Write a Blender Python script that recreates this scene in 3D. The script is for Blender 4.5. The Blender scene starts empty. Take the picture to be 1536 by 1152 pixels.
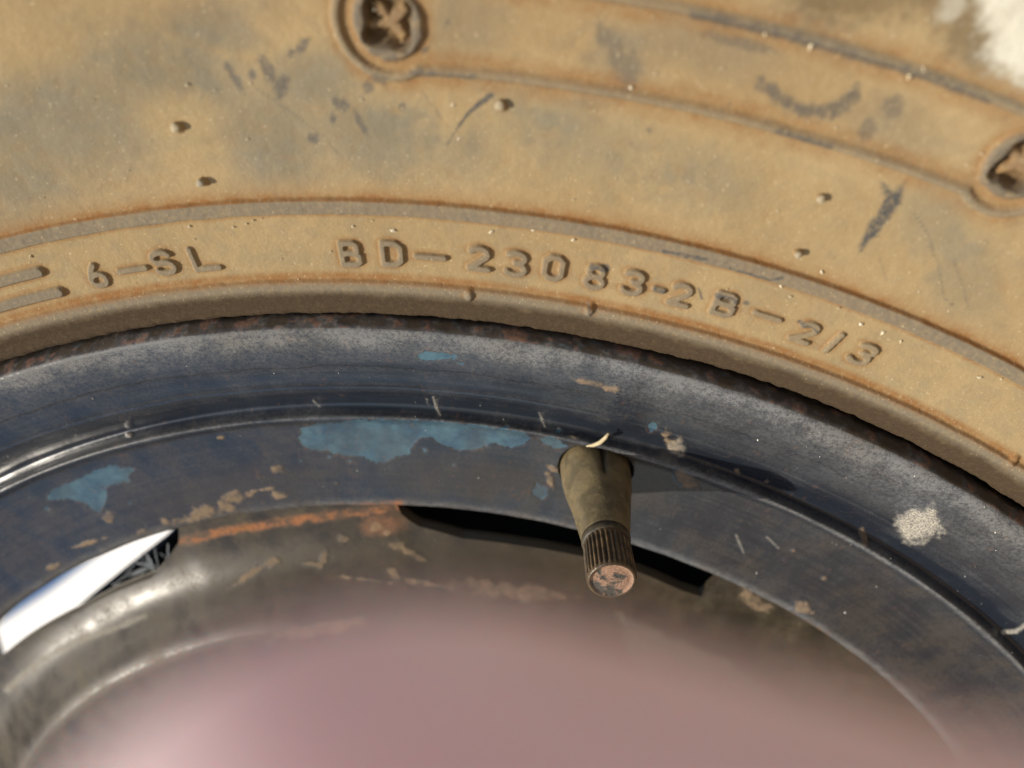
import bpy, math, random
import numpy as np

SC = bpy.context.scene
COL = SC.collection

# ------------------------------------------------------------------ camera pose
# The wheel's circles were fitted in the photograph: wheel centre CC and axis NN
# in camera space (x right, y up, looking along -z), metres, 1536 x 1152 pixels.
HFOV = 62.0
FPX = 768.0 / math.tan(math.radians(HFOV / 2))
CC = np.array([-0.02082, -0.15933, -0.22027])
NN = np.array([-0.10076, -0.5312, 1.0]); NN /= np.linalg.norm(NN)
HUB_Z = 0.312                       # wheel centre above the ground
E1 = np.array([-1.0, 0, 0]); E1 -= NN * (E1 @ NN); E1 /= np.linalg.norm(E1)   # world up = picture left
EY = -NN                            # world Y points into the wheel
EX = np.cross(EY, E1)               # world X
RWC = np.array([EX, EY, E1])        # camera space -> world axes
CAMLOC = RWC @ (-CC) + np.array([0, 0, HUB_Z])

def to_px(P):
    """world points (n,3) -> photograph pixels"""
    Q = (np.asarray(P) - CAMLOC) @ RWC
    return 768 + FPX * Q[..., 0] / -Q[..., 2], 576 - FPX * Q[..., 1] / -Q[..., 2]

def ray(x, y):
    return RWC @ np.array([(x - 768) / FPX, -(y - 576) / FPX, -1.0])

def at_depth(x, y, a):
    """pixel -> world point on the wheel plane at axial offset a (towards the viewer)"""
    d = ray(x, y); t = (-a - CAMLOC[1]) / d[1]
    return CAMLOC + d * t

def polar(P):
    x, z = P[..., 0], P[..., 2] - HUB_Z
    return np.hypot(x, z), np.arctan2(x, z)

def wheel_pt(r, th, a):
    return np.stack([r * np.sin(th), -a + 0 * r, HUB_Z + r * np.cos(th)], -1)

from mathutils import Matrix, Vector
cam = bpy.data.cameras.new('camera')
cam.sensor_width = 36.0
cam.lens = 18.0 / math.tan(math.radians(HFOV / 2))
cam.clip_start = 0.0005; cam.clip_end = 500
cam.dof.use_dof = True
cam.dof.focus_distance = 0.136
cam.dof.aperture_fstop = cam.lens / 2.4       # a phone lens: 2.4 mm pupil
camo = bpy.data.objects.new('camera', cam); COL.objects.link(camo)
M = Matrix.Identity(4)
for i in range(3):
    for j in range(3):
        M[i][j] = float(RWC[i][j])
    M[i][3] = float(CAMLOC[i])
camo.matrix_world = M
SC.camera = camo

# ------------------------------------------------------------------ light
SUN_TO = np.array([-0.12, -0.62, 0.78]); SUN_TO /= np.linalg.norm(SUN_TO)
elev = math.asin(SUN_TO[2]); azim = math.atan2(SUN_TO[0], SUN_TO[1])
w = bpy.data.worlds.new('World'); SC.world = w; w.use_nodes = True
nt = w.node_tree
sky = nt.nodes.new('ShaderNodeTexSky'); sky.sky_type = 'NISHITA'; sky.sun_disc = False
sky.sun_elevation = elev; sky.sun_rotation = azim
sky.dust_density = 1.0
bg = nt.nodes['Background']; bg.inputs['Strength'].default_value = 0.10
nt.links.new(sky.outputs[0], bg.inputs[0])
sun = bpy.data.lights.new('sun', 'SUN'); sun.energy = 4.2; sun.angle = math.radians(0.8)
sun.color = (1.0, 0.91, 0.77)
suno = bpy.data.objects.new('sun', sun); COL.objects.link(suno)
suno.rotation_euler = Vector((-SUN_TO).tolist()).to_track_quat('-Z', 'Y').to_euler()
suno.location = (0, -1, 2)
SC.view_settings.view_transform = 'Standard'
SC.view_settings.look = 'None'
SC.view_settings.exposure = 0.34
SC.view_settings.gamma = 1.0

# ------------------------------------------------------------------ helpers
def tag(o, label=None, cat=None, group=None, kind=None):
    for k, v in (('label', label), ('category', cat), ('group', group), ('kind', kind)):
        if v: o[k] = v
    return o

def empty(name, loc=(0, 0, 0)):
    o = bpy.data.objects.new(name, None); COL.objects.link(o); o.location = loc
    o.empty_display_size = 0.02
    return o

def put(name, me, mat, parent=None):
    o = bpy.data.objects.new(name, me); COL.objects.link(o)
    if mat: me.materials.append(mat)
    if parent:
        o.parent = parent
        o.matrix_parent_inverse = Matrix.Translation(-parent.location)
    return o

def mesh_np(name, V, F, attrs=None, normals=None, smooth=True):
    V = np.asarray(V, np.float32)
    me = bpy.data.meshes.new(name)
    if isinstance(F, np.ndarray):
        n, k = F.shape
        me.vertices.add(len(V)); me.vertices.foreach_set('co', V.ravel())
        me.loops.add(n * k); me.loops.foreach_set('vertex_index', F.astype(np.int32).ravel())
        me.polygons.add(n)
        me.polygons.foreach_set('loop_start', np.arange(0, n * k, k, dtype=np.int32))
    else:
        me.from_pydata([tuple(map(float, v)) for v in V], [], F)
    me.update(calc_edges=True); me.validate()
    me.polygons.foreach_set('use_smooth', [smooth] * len(me.polygons))
    if attrs:
        for k, v in attrs.items():
            a = me.attributes.new(k, 'FLOAT', 'POINT'); a.data.foreach_set('value', np.asarray(v, np.float32).ravel())
    if normals is not None:
        me.normals_split_custom_set_from_vertices(np.asarray(normals, np.float32))
    return me

def lattice(ix, iy, seed):
    h = (ix.astype(np.int64) * 374761393 + iy.astype(np.int64) * 668265263 + seed * 1442695041) & 0xffffffff
    h = ((h ^ (h >> 13)) * 1274126177) & 0xffffffff
    return ((h ^ (h >> 16)) & 0xffffff) / float(0xffffff)

def vnoise(x, y, seed=0):
    x = np.asarray(x, float); y = np.asarray(y, float)
    ix = np.floor(x); iy = np.floor(y); fx = x - ix; fy = y - iy
    fx = fx * fx * (3 - 2 * fx); fy = fy * fy * (3 - 2 * fy)
    a = lattice(ix, iy, seed); b = lattice(ix + 1, iy, seed)
    c = lattice(ix, iy + 1, seed); d = lattice(ix + 1, iy + 1, seed)
    return (a * (1 - fx) + b * fx) * (1 - fy) + (c * (1 - fx) + d * fx) * fy

def fbm(x, y, seed=0, oct=4):
    s = 0; a = 0.5; t = 0
    for i in range(oct):
        s = s + a * vnoise(x, y, seed + i * 17); t += a; a *= 0.55
        x = x * 2.03 + 5.2; y = y * 2.03 + 1.7
    return s / t            # 0..1

def sstep(e0, e1, x):
    t = np.clip((x - e0) / (e1 - e0), 0, 1)
    return t * t * (3 - 2 * t)

def seg_dist(px, py, pts):
    d = np.full(np.shape(px), 1e9)
    for (x0, y0), (x1, y1) in zip(pts[:-1], pts[1:]):
        dx, dy = x1 - x0, y1 - y0
        t = np.clip(((px - x0) * dx + (py - y0) * dy) / (dx * dx + dy * dy + 1e-12), 0, 1)
        d = np.minimum(d, np.hypot(px - x0 - t * dx, py - y0 - t * dy))
    return d

def poly_sd(px, py, pts):
    """signed distance to a closed polygon, negative inside"""
    d = seg_dist(px, py, list(pts) + [pts[0]])
    ins = np.zeros(np.shape(px), bool)
    n = len(pts)
    for i in range(n):
        x0, y0 = pts[i]; x1, y1 = pts[(i + 1) % n]
        c = ((y0 > py) != (y1 > py)) & (px < (x1 - x0) * (py - y0) / (y1 - y0 + 1e-12) + x0)
        ins ^= c
    return np.where(ins, -d, d)

class Paint:
    """stain masks laid on a surface; shapes are given at photograph pixels and stay on the surface"""
    def __init__(s, px, py):
        s.x, s.y = px, py
        s.nx = (fbm(px / 14, py / 14, 3) - .5) * 2; s.nf = (fbm(px / 4.5, py / 4.5, 5, 3) - .5) * 2
    def poly(s, pts, soft=2.0, rough=4.0):
        P = np.array(pts, float); m = np.zeros(len(s.x)); pad = 30 + soft + rough
        k = (s.x > P[:, 0].min() - pad) & (s.x < P[:, 0].max() + pad) & (s.y > P[:, 1].min() - pad) & (s.y < P[:, 1].max() + pad)
        if k.any():
            d = poly_sd(s.x[k], s.y[k], pts) + rough * (s.nx[k] + .6 * s.nf[k])
            m[k] = 1 - sstep(-soft, soft, d)
        return m
    def line(s, pts, wid, soft=1.5, rough=1.0, taper=False):
        P = np.array(pts, float); m = np.zeros(len(s.x)); pad = 20 + wid + soft
        k = (s.x > P[:, 0].min() - pad) & (s.x < P[:, 0].max() + pad) & (s.y > P[:, 1].min() - pad) & (s.y < P[:, 1].max() + pad)
        if k.any():
            d = seg_dist(s.x[k], s.y[k], pts) + rough * (s.nx[k] + .6 * s.nf[k])
            m[k] = 1 - sstep(wid - soft, wid + soft, d)
        return m
    def blob(s, cx, cy, rx, ry, rot=0, soft=.3, rough=.35):
        m = np.zeros(len(s.x)); R = max(rx, ry) * (1.6 + soft) + 6
        k = (abs(s.x - cx) < R) & (abs(s.y - cy) < R)
        if k.any():
            c, q = math.cos(math.radians(rot)), math.sin(math.radians(rot))
            dx, dy = s.x[k] - cx, s.y[k] - cy
            u = (dx * c + dy * q) / rx; v = (-dx * q + dy * c) / ry
            d = np.hypot(u, v) + rough * (s.nx[k] + .5 * s.nf[k])
            m[k] = 1 - sstep(1 - soft, 1 + soft, d)
        return m

def catmull(pts, n=24):
    P = np.array([pts[0]] + list(pts) + [pts[-1]], float); out = []
    for i in range(1, len(P) - 2):
        p0, p1, p2, p3 = P[i - 1], P[i], P[i + 1], P[i + 2]
        for t in np.linspace(0, 1, n, endpoint=False):
            a, b, c = t, t * t, t ** 3
            out.append(.5 * ((2 * p1) + (-p0 + p2) * a + (2 * p0 - 5 * p1 + 4 * p2 - p3) * b + (-p0 + 3 * p1 - 3 * p2 + p3) * c))
    out.append(P[-1]); return np.array(out)

def resample(curve, spacing):
    """walk a dense 2-D curve with a local spacing function(r, a)"""
    s = np.r_[0, np.cumsum(np.linalg.norm(np.diff(curve, axis=0), axis=1))]
    out = []; t = 0.0
    while t < s[-1]:
        p = np.array([np.interp(t, s, curve[:, 0]), np.interp(t, s, curve[:, 1])]); out.append(p)
        t += spacing(p[0], p[1])
    out.append(curve[-1]); return np.array(out)

def grid_faces(nr, nc, closed):
    i = np.arange(nr - 1)[:, None]; j = np.arange(nc if closed else nc - 1)[None, :]
    j2 = (j + 1) % nc
    return np.stack(np.broadcast_arrays(i * nc + j, i * nc + j2, (i + 1) * nc + j2, (i + 1) * nc + j), -1).reshape(-1, 4)

def vert_normals(P):
    """normals of a (rows, cols, 3) grid closed in columns"""
    du = np.roll(P, -1, 1) - np.roll(P, 1, 1)
    dv = np.empty_like(P); dv[1:-1] = P[2:] - P[:-2]; dv[0] = P[1] - P[0]; dv[-1] = P[-1] - P[-2]
    n = np.cross(du, dv); return n / (np.linalg.norm(n, axis=-1, keepdims=True) + 1e-12)

def split_grid(P, F, ids, attrs, normals):
    """cut one grid into several meshes by face id"""
    V = P.reshape(-1, 3); N = normals.reshape(-1, 3); out = {}
    for k in np.unique(ids):
        f = F[ids == k]; u, inv = np.unique(f, return_inverse=True)
        out[int(k)] = (V[u], inv.reshape(f.shape), {a: v.ravel()[u] for a, v in attrs.items()}, N[u])
    return out

# angular columns: fine where the photograph looks, coarse elsewhere
LO, HI = math.radians(31), math.radians(139)
def columns(fine, lo=LO, hi=HI):
    f = np.arange(lo, hi, fine); c = np.arange(hi, lo + 2 * math.pi, math.radians(1.5))
    return np.r_[f, c]

# ------------------------------------------------------------------ node helpers
class Mat:
    def __init__(s, name):
        s.m = bpy.data.materials.new(name); s.m.use_nodes = True
        s.t = s.m.node_tree; s.b = s.t.nodes['Principled BSDF']
        s.co = s.t.nodes.new('ShaderNodeTexCoord').outputs['Object']
    def n(s, t, **k):
        o = s.t.nodes.new(t)
        for a, v in k.items(): setattr(o, a, v)
        return o
    def l(s, a, b): s.t.links.new(a, b)
    def attr(s, name): return s.n('ShaderNodeAttribute', attribute_name=name).outputs['Fac']
    def noise(s, scale, detail=4, rough=.6, dist=0, vec=None):
        o = s.n('ShaderNodeTexNoise'); o.inputs['Scale'].default_value = scale
        o.inputs['Detail'].default_value = detail; o.inputs['Roughness'].default_value = rough
        o.inputs['Distortion'].default_value = dist
        s.l(vec if vec else s.co, o.inputs['Vector']); return o.outputs['Fac']
    def ramp(s, x, lo, hi, a=0., b=1.):
        o = s.n('ShaderNodeMapRange', interpolation_type='SMOOTHSTEP'); o.inputs[1].default_value = lo; o.inputs[2].default_value = hi
        o.inputs[3].default_value = a; o.inputs[4].default_value = b; s.l(x, o.inputs[0]); return o.outputs[0]
    def math(s, op, a, b=None, clamp=False):
        o = s.n('ShaderNodeMath', operation=op, use_clamp=clamp)
        for i, v in enumerate((a, b)):
            if v is None: continue
            if isinstance(v, (int, float)): o.inputs[i].default_value = v
            else: s.l(v, o.inputs[i])
        return o.outputs[0]
    def mix(s, f, a, b):
        o = s.n('ShaderNodeMix', data_type='RGBA')
        for i, v in ((0, f), (6, a), (7, b)):
            if isinstance(v, (int, float)): o.inputs[i].default_value = v
            elif isinstance(v, tuple): o.inputs[i].default_value = (*v, 1)
            else: s.l(v, o.inputs[i])
        return o.outputs[2]
    def mixf(s, f, a, b):
        o = s.n('ShaderNodeMix', data_type='FLOAT')
        for i, v in ((0, f), (2, a), (3, b)):
            if isinstance(v, (int, float)): o.inputs[i].default_value = v
            else: s.l(v, o.inputs[i])
        return o.outputs[0]
    def bump(s, h, dist, strength=1.0):
        o = s.n('ShaderNodeBump'); o.inputs['Distance'].default_value = dist; o.inputs['Strength'].default_value = strength
        s.l(h, o.inputs['Height']); s.l(o.outputs[0], s.b.inputs['Normal'])
    def out(s, col, rough, spec=None, metal=None):
        for v, k in ((col, 'Base Color'), (rough, 'Roughness'), (spec, 'Specular IOR Level'), (metal, 'Metallic')):
            if v is None: continue
            if isinstance(v, tuple): s.b.inputs[k].default_value = (*v, 1)
            elif isinstance(v, (int, float)): s.b.inputs[k].default_value = v
            else: s.l(v, s.b.inputs[k])
        return s.m

# dusty rubber -------------------------------------------------------------
def mat_tyre():
    m = Mat('dusty_rubber')
    big = m.noise(38, 4, .6); mid = m.noise(160, 5, .65); fine = m.noise(1400, 3, .6); grit = m.noise(3800, 2, .5)
    tan = m.mix(m.ramp(big, .35, .68), (.318, .234, .116), (.372, .278, .143))
    tan = m.mix(m.ramp(mid, .40, .75, 0, .35), tan, (.285, .205, .100))
    thin = m.ramp(m.noise(95, 8, .72, .3), .52, .74, 0, .32)
    thin = m.math('MULTIPLY', thin, m.ramp(m.noise(700, 4, .7), .3, .65, .4, 1))
    tan = m.mix(thin, tan, (.135, .118, .080))
    grey = m.mix(m.ramp(mid, .3, .7), (.160, .146, .102), (.215, .194, .135))
    g = m.math('MULTIPLY', m.attr('grey'), m.ramp(mid, .1, .55, .55, 1.0))
    col = m.mix(g, tan, grey)
    col = m.mix(m.math('MULTIPLY', m.attr('wear'), m.ramp(fine, .2, .6, .55, 1)), col, (.150, .134, .104))
    col = m.mix(m.math('MULTIPLY', m.attr('rust'), m.ramp(fine, .25, .6, .55, 1)), col, (.230, .105, .030))
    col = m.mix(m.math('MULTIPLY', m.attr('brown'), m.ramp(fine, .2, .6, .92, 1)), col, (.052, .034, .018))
    col = m.mix(m.math('MULTIPLY', m.attr('dark'), m.ramp(fine, .25, .55, .45, 1)), col, (.062, .066, .066))
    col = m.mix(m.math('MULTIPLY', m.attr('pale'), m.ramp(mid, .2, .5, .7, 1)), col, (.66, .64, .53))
    # grain of the dust
    clean = m.math('SUBTRACT', 1.0, m.math('MULTIPLY', m.attr('brown'), .8), True)
    col = m.mix(m.math('MULTIPLY', clean, m.ramp(grit, .35, .65, 0.0, .22)), col, (.24, .16, .085))
    col = m.mix(m.math('MULTIPLY', clean, m.ramp(m.noise(2400, 2, .5), .66, .75, 0, .5)), col, (.60, .48, .30))
    h = m.math('ADD', m.math('MULTIPLY', fine, .5), m.math('MULTIPLY', grit, .25))
    h = m.math('ADD', h, m.math('MULTIPLY', mid, .8))
    m.bump(h, .00022, .7)
    rough = m.mixf(m.attr('dark'), .88, .6)
    return m.out(col, rough, .25)

# old navy-black painted steel ----------------------------------------------
def mat_steel(name='painted_steel', gloss=.23, brownish=0.0):
    m = Mat(name)
    big = m.noise(45, 4, .6); mid = m.noise(210, 6, .68); fine = m.noise(1500, 3, .6); grit = m.noise(4200, 2, .5)
    black = m.mix(m.ramp(big, .35, .7), (.010, .014, .022), (.016, .021, .030))
    film = m.math('MULTIPLY', m.attr('dust'), m.ramp(mid, .22, .72, .45, 1.15))
    film = m.math('MULTIPLY', film, m.ramp(fine, .25, .7, .45, 1.3))
    film = m.math('MULTIPLY', film, m.ramp(grit, .3, .65, .6, 1.25), True)
    dustc = m.mix(m.ramp(big, .3, .7), (.150, .145, .135), (.175, .178, .180))
    if brownish: black = m.mix(m.ramp(mid, .3, .7), (.014, .0115, .0075), (.030, .024, .015)); dustc = m.mix(brownish, dustc, (.100, .072, .036))
    col = m.mix(film, black, dustc)
    chip = m.ramp(m.math('ADD', m.attr('chip'), m.math('MULTIPLY', m.math('SUBTRACT', m.noise(520, 5, .7), .5), .9)), .35, .68)
    chip = m.math('MULTIPLY', chip, m.ramp(m.attr('chip'), .02, .2))
    chip = m.math('MULTIPLY', chip, m.ramp(fine, .15, .5, .7, 1))
    blue = m.mix(m.ramp(mid, .3, .7), (.028, .064, .100), (.075, .140, .172))
    col = m.mix(chip, col, blue)
    col = m.mix(m.math('MULTIPLY', m.attr('chipedge'), m.ramp(mid, .35, .6)), col, (.13, .17, .17))
    col = m.mix(m.math('MULTIPLY', m.attr('stain'), m.ramp(fine, .2, .6, .6, 1)), col, (.050, .036, .022))
    col = m.mix(m.math('MULTIPLY', m.attr('rust'), m.ramp(fine, .3, .6, .5, 1)), col, (.27, .115, .050))
    mud = m.math('MULTIPLY', m.ramp(m.math('ADD', m.attr('mud'), m.math('MULTIPLY', m.math('SUBTRACT', m.noise(620, 5, .7), .5), 1.6)), .15, 1.0), m.ramp(fine, .2, .55, .65, 1))
    mud = m.math('MULTIPLY', mud, m.ramp(m.attr('mud'), .02, .15))
    col = m.mix(mud, col, m.mix(m.ramp(mid, .3, .7), (.19, .135, .085), (.28, .200, .125)))
    col = m.mix(m.math('MULTIPLY', m.attr('pale'), m.ramp(grit, .38, .6, .25, 1)), col, (.46, .42, .34))
    # specks of dust
    sp = m.ramp(m.noise(2600, 2, .5), .68, .76, 0, .55)
    col = m.mix(m.math('MULTIPLY', sp, m.attr('dust')), col, (.34, .32, .28))
    h = m.math('ADD', m.math('MULTIPLY', fine, .4), m.math('MULTIPLY', mid, .7))
    h = m.math('ADD', h, m.math('MULTIPLY', grit, .12))
    h = m.math('ADD', h, m.math('MULTIPLY', mud, 1.6))
    m.bump(h, .00008, .35)
    rough = m.mixf(film, gloss, .70)
    rough = m.mixf(m.math('MAXIMUM', mud, m.attr('pale')), rough, .9)
    rough = m.mixf(m.attr('rust'), rough, .9)
    spec = m.mixf(m.math('MAXIMUM', film, mud), .5 if not brownish else .36, .08)
    return m.out(col, rough, spec)

def mat_simple(name, c1, c2, scale, rough=.7, bump=0., spec=.4, metal=0., lo=.35, hi=.65):
    m = Mat(name); n = m.noise(scale, 5, .62)
    if bump: m.bump(m.math('ADD', n, m.noise(scale * 6, 3, .6)), bump, .6)
    return m.out(m.mix(m.ramp(n, lo, hi), c1, c2), rough, spec, metal)

M_TYRE = mat_tyre()
M_STEEL = mat_steel()
M_DISC = mat_steel('painted_disc_steel', .30, .85)

# ------------------------------------------------------------------ ground and white panel behind
def ground():
    V = [(-40, -40, 0), (40, -40, 0), (40, 40, 0), (-40, 40, 0)]
    o = put('ground', mesh_np('ground', np.array(V), [(0, 1, 2, 3)], smooth=False),
            mat_simple('dry_earth', (.17, .12, .075), (.24, .175, .11), 3.0, .95, .01))
    return tag(o, kind='structure')
ground()

# ------------------------------------------------------------------ tyre
R_C, R_B, R_F, R_G = .19835, .21153, .2294, .2399
def squash(L): return [(r_, a_ if a_ > -.022 else -.022 + (a_ + .022) * .6) for r_, a_ in L]     # a narrow wheel
SIDE = [(.1926, -.022), (.1922, -.012), (.1920, -.0062), (.1918, -.0038), (.1918, -.0022), (.1924, -.0013), (.1935, -.0006), (.1950, .0001), (.1963, .0005), (.1985, .0010), (.2030, .0019), (.2070, .0028), (.2115, .0040),
        (.2200, .0064), (.2294, .0090), (.2399, .0120), (.2500, .0146), (.2600, .0162), (.2700, .0164), (.2800, .0140), (.2890, .0085),
        (.2965, .0000), (.3020, -.0100), (.3065, -.0250), (.3085, -.0500), (.3092, -.0800), (.3085, -.1100), (.3065, -.1350), (.3000, -.1550),
        (.2800, -.1740), (.2600, -.1765), (.2300, -.1690), (.2100, -.1610), (.1960, -.1560), (.1940, -.1400), (.2050, -.1250), (.2600, -.1500),
        (.2930, -.1250), (.2970, -.0800), (.2930, -.0300), (.2600, -.0050), (.2080, -.0200), (.1926, -.022)]
SIDE = squash(SIDE)

# stroke letters in a box 0..1 x 0..1 (x scaled by the letter's own width)
def arc(cx, cy, rx, ry, a0, a1, n=14):
    return [(cx + rx * math.cos(math.radians(a)), cy + ry * math.sin(math.radians(a))) for a in np.linspace(a0, a1, n)]
GLYPH = {
    '6': [[(.62, 1.0), (.38, .80), (.20, .52), (.12, .30)] , arc(.5, .28, .40, .28, 0, 360, 22)],
    'S': [arc(.5, .74, .40, .26, 25, 250) + arc(.5, .26, .42, .26, 80, -155)],
    'L': [[(.1, 1), (.1, .03), (.98, .03)]],
    'B': [[(.08, 0), (.08, 1), (.62, 1), (.82, .90), (.84, .66), (.66, .53), (.10, .53)], [(.66, .53), (.92, .40), (.92, .12), (.70, 0), (.08, 0)]],
    'D': [[(.08, 0), (.08, 1), (.60, 1), (.86, .82), (.90, .5), (.86, .18), (.60, 0), (.08, 0)]],
    '-': [[(0, .5), (1, .5)]],
    '2': [arc(.5, .74, .40, .26, 155, -25) + [(.62, .42), (.08, .03), (.98, .03)]],
    '3': [arc(.44, .77, .42, .23, 140, -65) + [(.46, .53)] + arc(.44, .25, .46, .27, 65, -145)],
    '0': [[(.3, 1), (.7, 1), (.92, .82), (.92, .18), (.7, 0), (.3, 0), (.08, .18), (.08, .82), (.3, 1)]],
    '8': [arc(.5, .76, .34, .24, 0, 360, 20), arc(.5, .26, .42, .27, 0, 360, 20)],
    '1': [[(.5, 1), (.5, 0)]],
}
TEXT = [('6', 142, 415, 30), ('-', 196, 406, 44), ('S', 243, 395, 36), ('L', 303, 390, 42),
        ('B', 525, 382, 32), ('D', 588, 382, 35), ('-', 645, 387, 44), ('2', 718, 389, 34), ('3', 775, 397, 34), ('0', 831, 403, 32),
        ('8', 893, 417, 32), ('3', 951, 425, 34), ('-', 989, 436, 14), ('2', 1021, 444, 34), ('B', 1088, 458, 38), ('-', 1152, 476, 44),
        ('2', 1209, 501, 34), ('1', 1252, 516, 20), ('3', 1297, 533, 36)]
NUBS = [(268, 190, .62), (305, 272, .52), (752, 157, .60), (1231, 296, .54), (1197, 379, .50)]
PITS = [(583, 33), (1533, 248)]

def build_tyre():
    root = tag(empty('tyre', (0, 0, 0.002)), 'tan dust covered black rubber tyre with raised sidewall lettering mounted on the steel wheel', 'tyre')
    curve = catmull(SIDE, 40)
    def spacing(r, a):
        if a > -.008 and r < .1975: return .00018
        if a > -.008 and r < .2095: return .00012
        if a > -.008 and r < .2135: return .00016
        if a > .002 and r < .258: return .00034
        if a > -.002 and r < .29: return .0012
        return .006
    prof = resample(curve, spacing)
    TLO = math.radians(50)
    th = columns(.00019 / .205, TLO)
    nr, nc = len(prof), len(th)
    r = np.repeat(prof[:, :1], nc, 1); a = np.repeat(prof[:, 1:], nc, 1); T = np.repeat(th[None], nr, 0)
    tg = np.gradient(prof, axis=0); tg /= np.linalg.norm(tg, axis=1, keepdims=True)
    nr2, na2 = -tg[:, 1:2], tg[:, 0:1]                      # outward normal in (r, a)
    front = np.arange(nr) < np.argmax(prof[:, 0] > .300)
    sideF = lambda R: np.interp(R, prof[front, 0], prof[front, 1])
    P0 = wheel_pt(r, T, a)
    px, py = to_px(P0)
    vis = front[:, None] & (th > TLO)[None] & (th < HI)[None] & np.ones_like(r, bool)
    h = np.zeros_like(r); part = np.zeros_like(r, int)
    fr = np.repeat(front[:, None], nc, 1)
    wob = (fbm(T * 60, r * 0, 11) - .5) * .00025
    # inner and outer ribs
    def plate(R, lo, hi, b): return sstep(lo - b, lo + b, R) * (1 - sstep(hi - b, hi + b, R))
    ribB = plate(r + wob, R_B - .0023, R_B, .00020) * fr
    ribC = sstep(.1938, .1966, r) * (1 - sstep(R_C - .0003, R_C + .0003, r + wob)) * fr
    h += ribB * .00075 + ribC * .0006
    part[(ribB > .04)] = 1; part[(ribC > .04) & (r > .1960)] = 2
    rag = fbm(T * 230, r * 900, 77, 3)
    h += ribB * (rag - .5) * .00012
    # dirt packed in the seam between bead and rim, open at both sides
    gapfill = sstep(.1930, .1920, r) * sstep(-.012, -.004, a) * fr
    opened = np.maximum(sstep(math.radians(72), math.radians(66), T), sstep(math.radians(101), math.radians(108), T))
    h += gapfill * ((fbm(T * 120, r * 0, 79, 4) - .5) * .0004 - opened * .00045 + .0001)
    # long panel with rounded ends between the two pits
    pit = []
    for x, y in PITS:
        p = at_depth(x, y, .0105); R_, t_ = polar(p); pit.append((float(R_), float(t_)))
    rm = (R_F + R_G) / 2; hw = (R_G - R_F) / 2
    t0, t1 = pit[0][1], pit[1][1]
    u = (np.clip(T, t0, t1) - T) * rm
    sd = np.hypot(u, r - rm) - hw
    for pr, pt_ in pit: sd = np.minimum(sd, np.hypot((T - pt_) * pr, r - pr) - .0062)
    border = (1 - sstep(.00035, .00075, abs(sd + wob))) * fr * (r < .262)
    inside = (1 - sstep(-.0006, .0, sd)) * fr * (r < .262)
    h += border * .00055 - inside * .00012
    endw = sstep(.004, .0015, T - t0) * 0
    part[(border > .04)] = 3
    pid = 10
    dark_add = np.zeros_like(r); brown_add = np.zeros_like(r); rust_add = np.zeros_like(r)
    for k, (pr, pt_) in enumerate(pit):
        uu = (T - pt_) * pr; vv = r - pr
        q = np.hypot(uu, vv); ang = np.arctan2(vv, uu)
        qq = q * (1 + .16 * (fbm(uu * 700, vv * 700 + k, 40) - .5))
        ring = sstep(.0046, .0039, qq) * sstep(.0024, .0031, qq + .0004 * np.cos(4 * ang + .4) * 1.0)
        hole = sstep(.0033, .0027, qq + .0004 * np.cos(4 * ang + .4))
        dish = sstep(.0051, .0060, qq) * 0
        ca = math.radians(-62 if k == 0 else -30)
        cu = uu * math.cos(ca) + vv * math.sin(ca); cv = -uu * math.sin(ca) + vv * math.cos(ca)
        wv = (fbm(uu * 1500 + 9 * k, vv * 1500, 44, 3) - .5) * .0009; cross = np.maximum(sstep(.0010, .0004, abs(cu + .25 * cv * cv / .003) + wv), sstep(.0010, .0004, abs(cv - .2 * cu) + wv)) * sstep(.0032, .0024, q)
        h += (ring * .00075 - hole * .0016 + cross * hole * .0010) * fr
        part[(q < .0046) & fr] = pid + k
        rust_add += hole * .5 + sstep(.0062, .0046, q) * (1 - ring) * (1 - hole) * .75; brown_add += hole * (1 - cross) * .62
        dark_add += ring * .55 * (fbm(uu * 700, vv * 700, 8) > .40)
    # raised letters
    lid = 20; letters = []
    wear_l = np.zeros_like(r)
    for ch, x, y, wpx in TEXT:
        rc, tc = polar(at_depth(x, y, .0026)); rt, _ = polar(at_depth(x, y - 19, .0026)); rb, _ = polar(at_depth(x, y + 19, .0026))
        _, tl = polar(at_depth(x - wpx / 2, y, .0026)); _, tr = polar(at_depth(x + wpx / 2, y, .0026))
        H = (rt - rb) * 1.02; W = abs(tr - tl) * rc * 1.06
        if ch in '2136' and x > 1150: H *= 1.0
        k = (abs(T - tc) * rc < W * .5 + .0016) & (abs(r - rc) < H * .5 + .0016) & fr
        uu = (T[k] - tc) * rc; vv = r[k] - rc
        if x > 1180: uu = uu - vv * .18
        d = np.full(uu.shape, 1.)
        for st in GLYPH[ch]:
            d = np.minimum(d, seg_dist(uu, vv, [((gx - .5) * W * .90, (gy - .5) * H * .88) for gx, gy in st]))
        d = d + (fbm(uu * 900 + x, vv * 900, 61, 2) - .5) * .00008
        fade = .65 + .35 * float(vnoise(x * .37, 2.2, 9))
        L = 1 - sstep(.00038, .00058, d)
        h[k] += L * .00060 * fade
        wear_l[k] = np.maximum(wear_l[k], L * (.78 if x < 1150 else .6))
        kk = np.zeros_like(part, bool); kk[k] = L > .04
        part[kk] = lid; letters.append((lid, ch)); lid += 1
    bars = []
    for (x0, y0, x1, y1, tk) in ((-190, 462, 62, 405, 8.5), (-190, 508, 88, 438, 9)):
        ra, ta = polar(at_depth(x0, y0, .002)); rb_, tb = polar(at_depth(x1, y1, .002))
        uu = (np.clip(T, ta, tb) - T) * rb_
        d = np.hypot(uu, r - rb_)
        L = (1 - sstep(.00058, .00110, d)) * fr
        h += L * .0007; wear_l = np.maximum(wear_l, L * .9)
        part[L > .04] = lid; bars.append(lid); lid += 1
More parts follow.
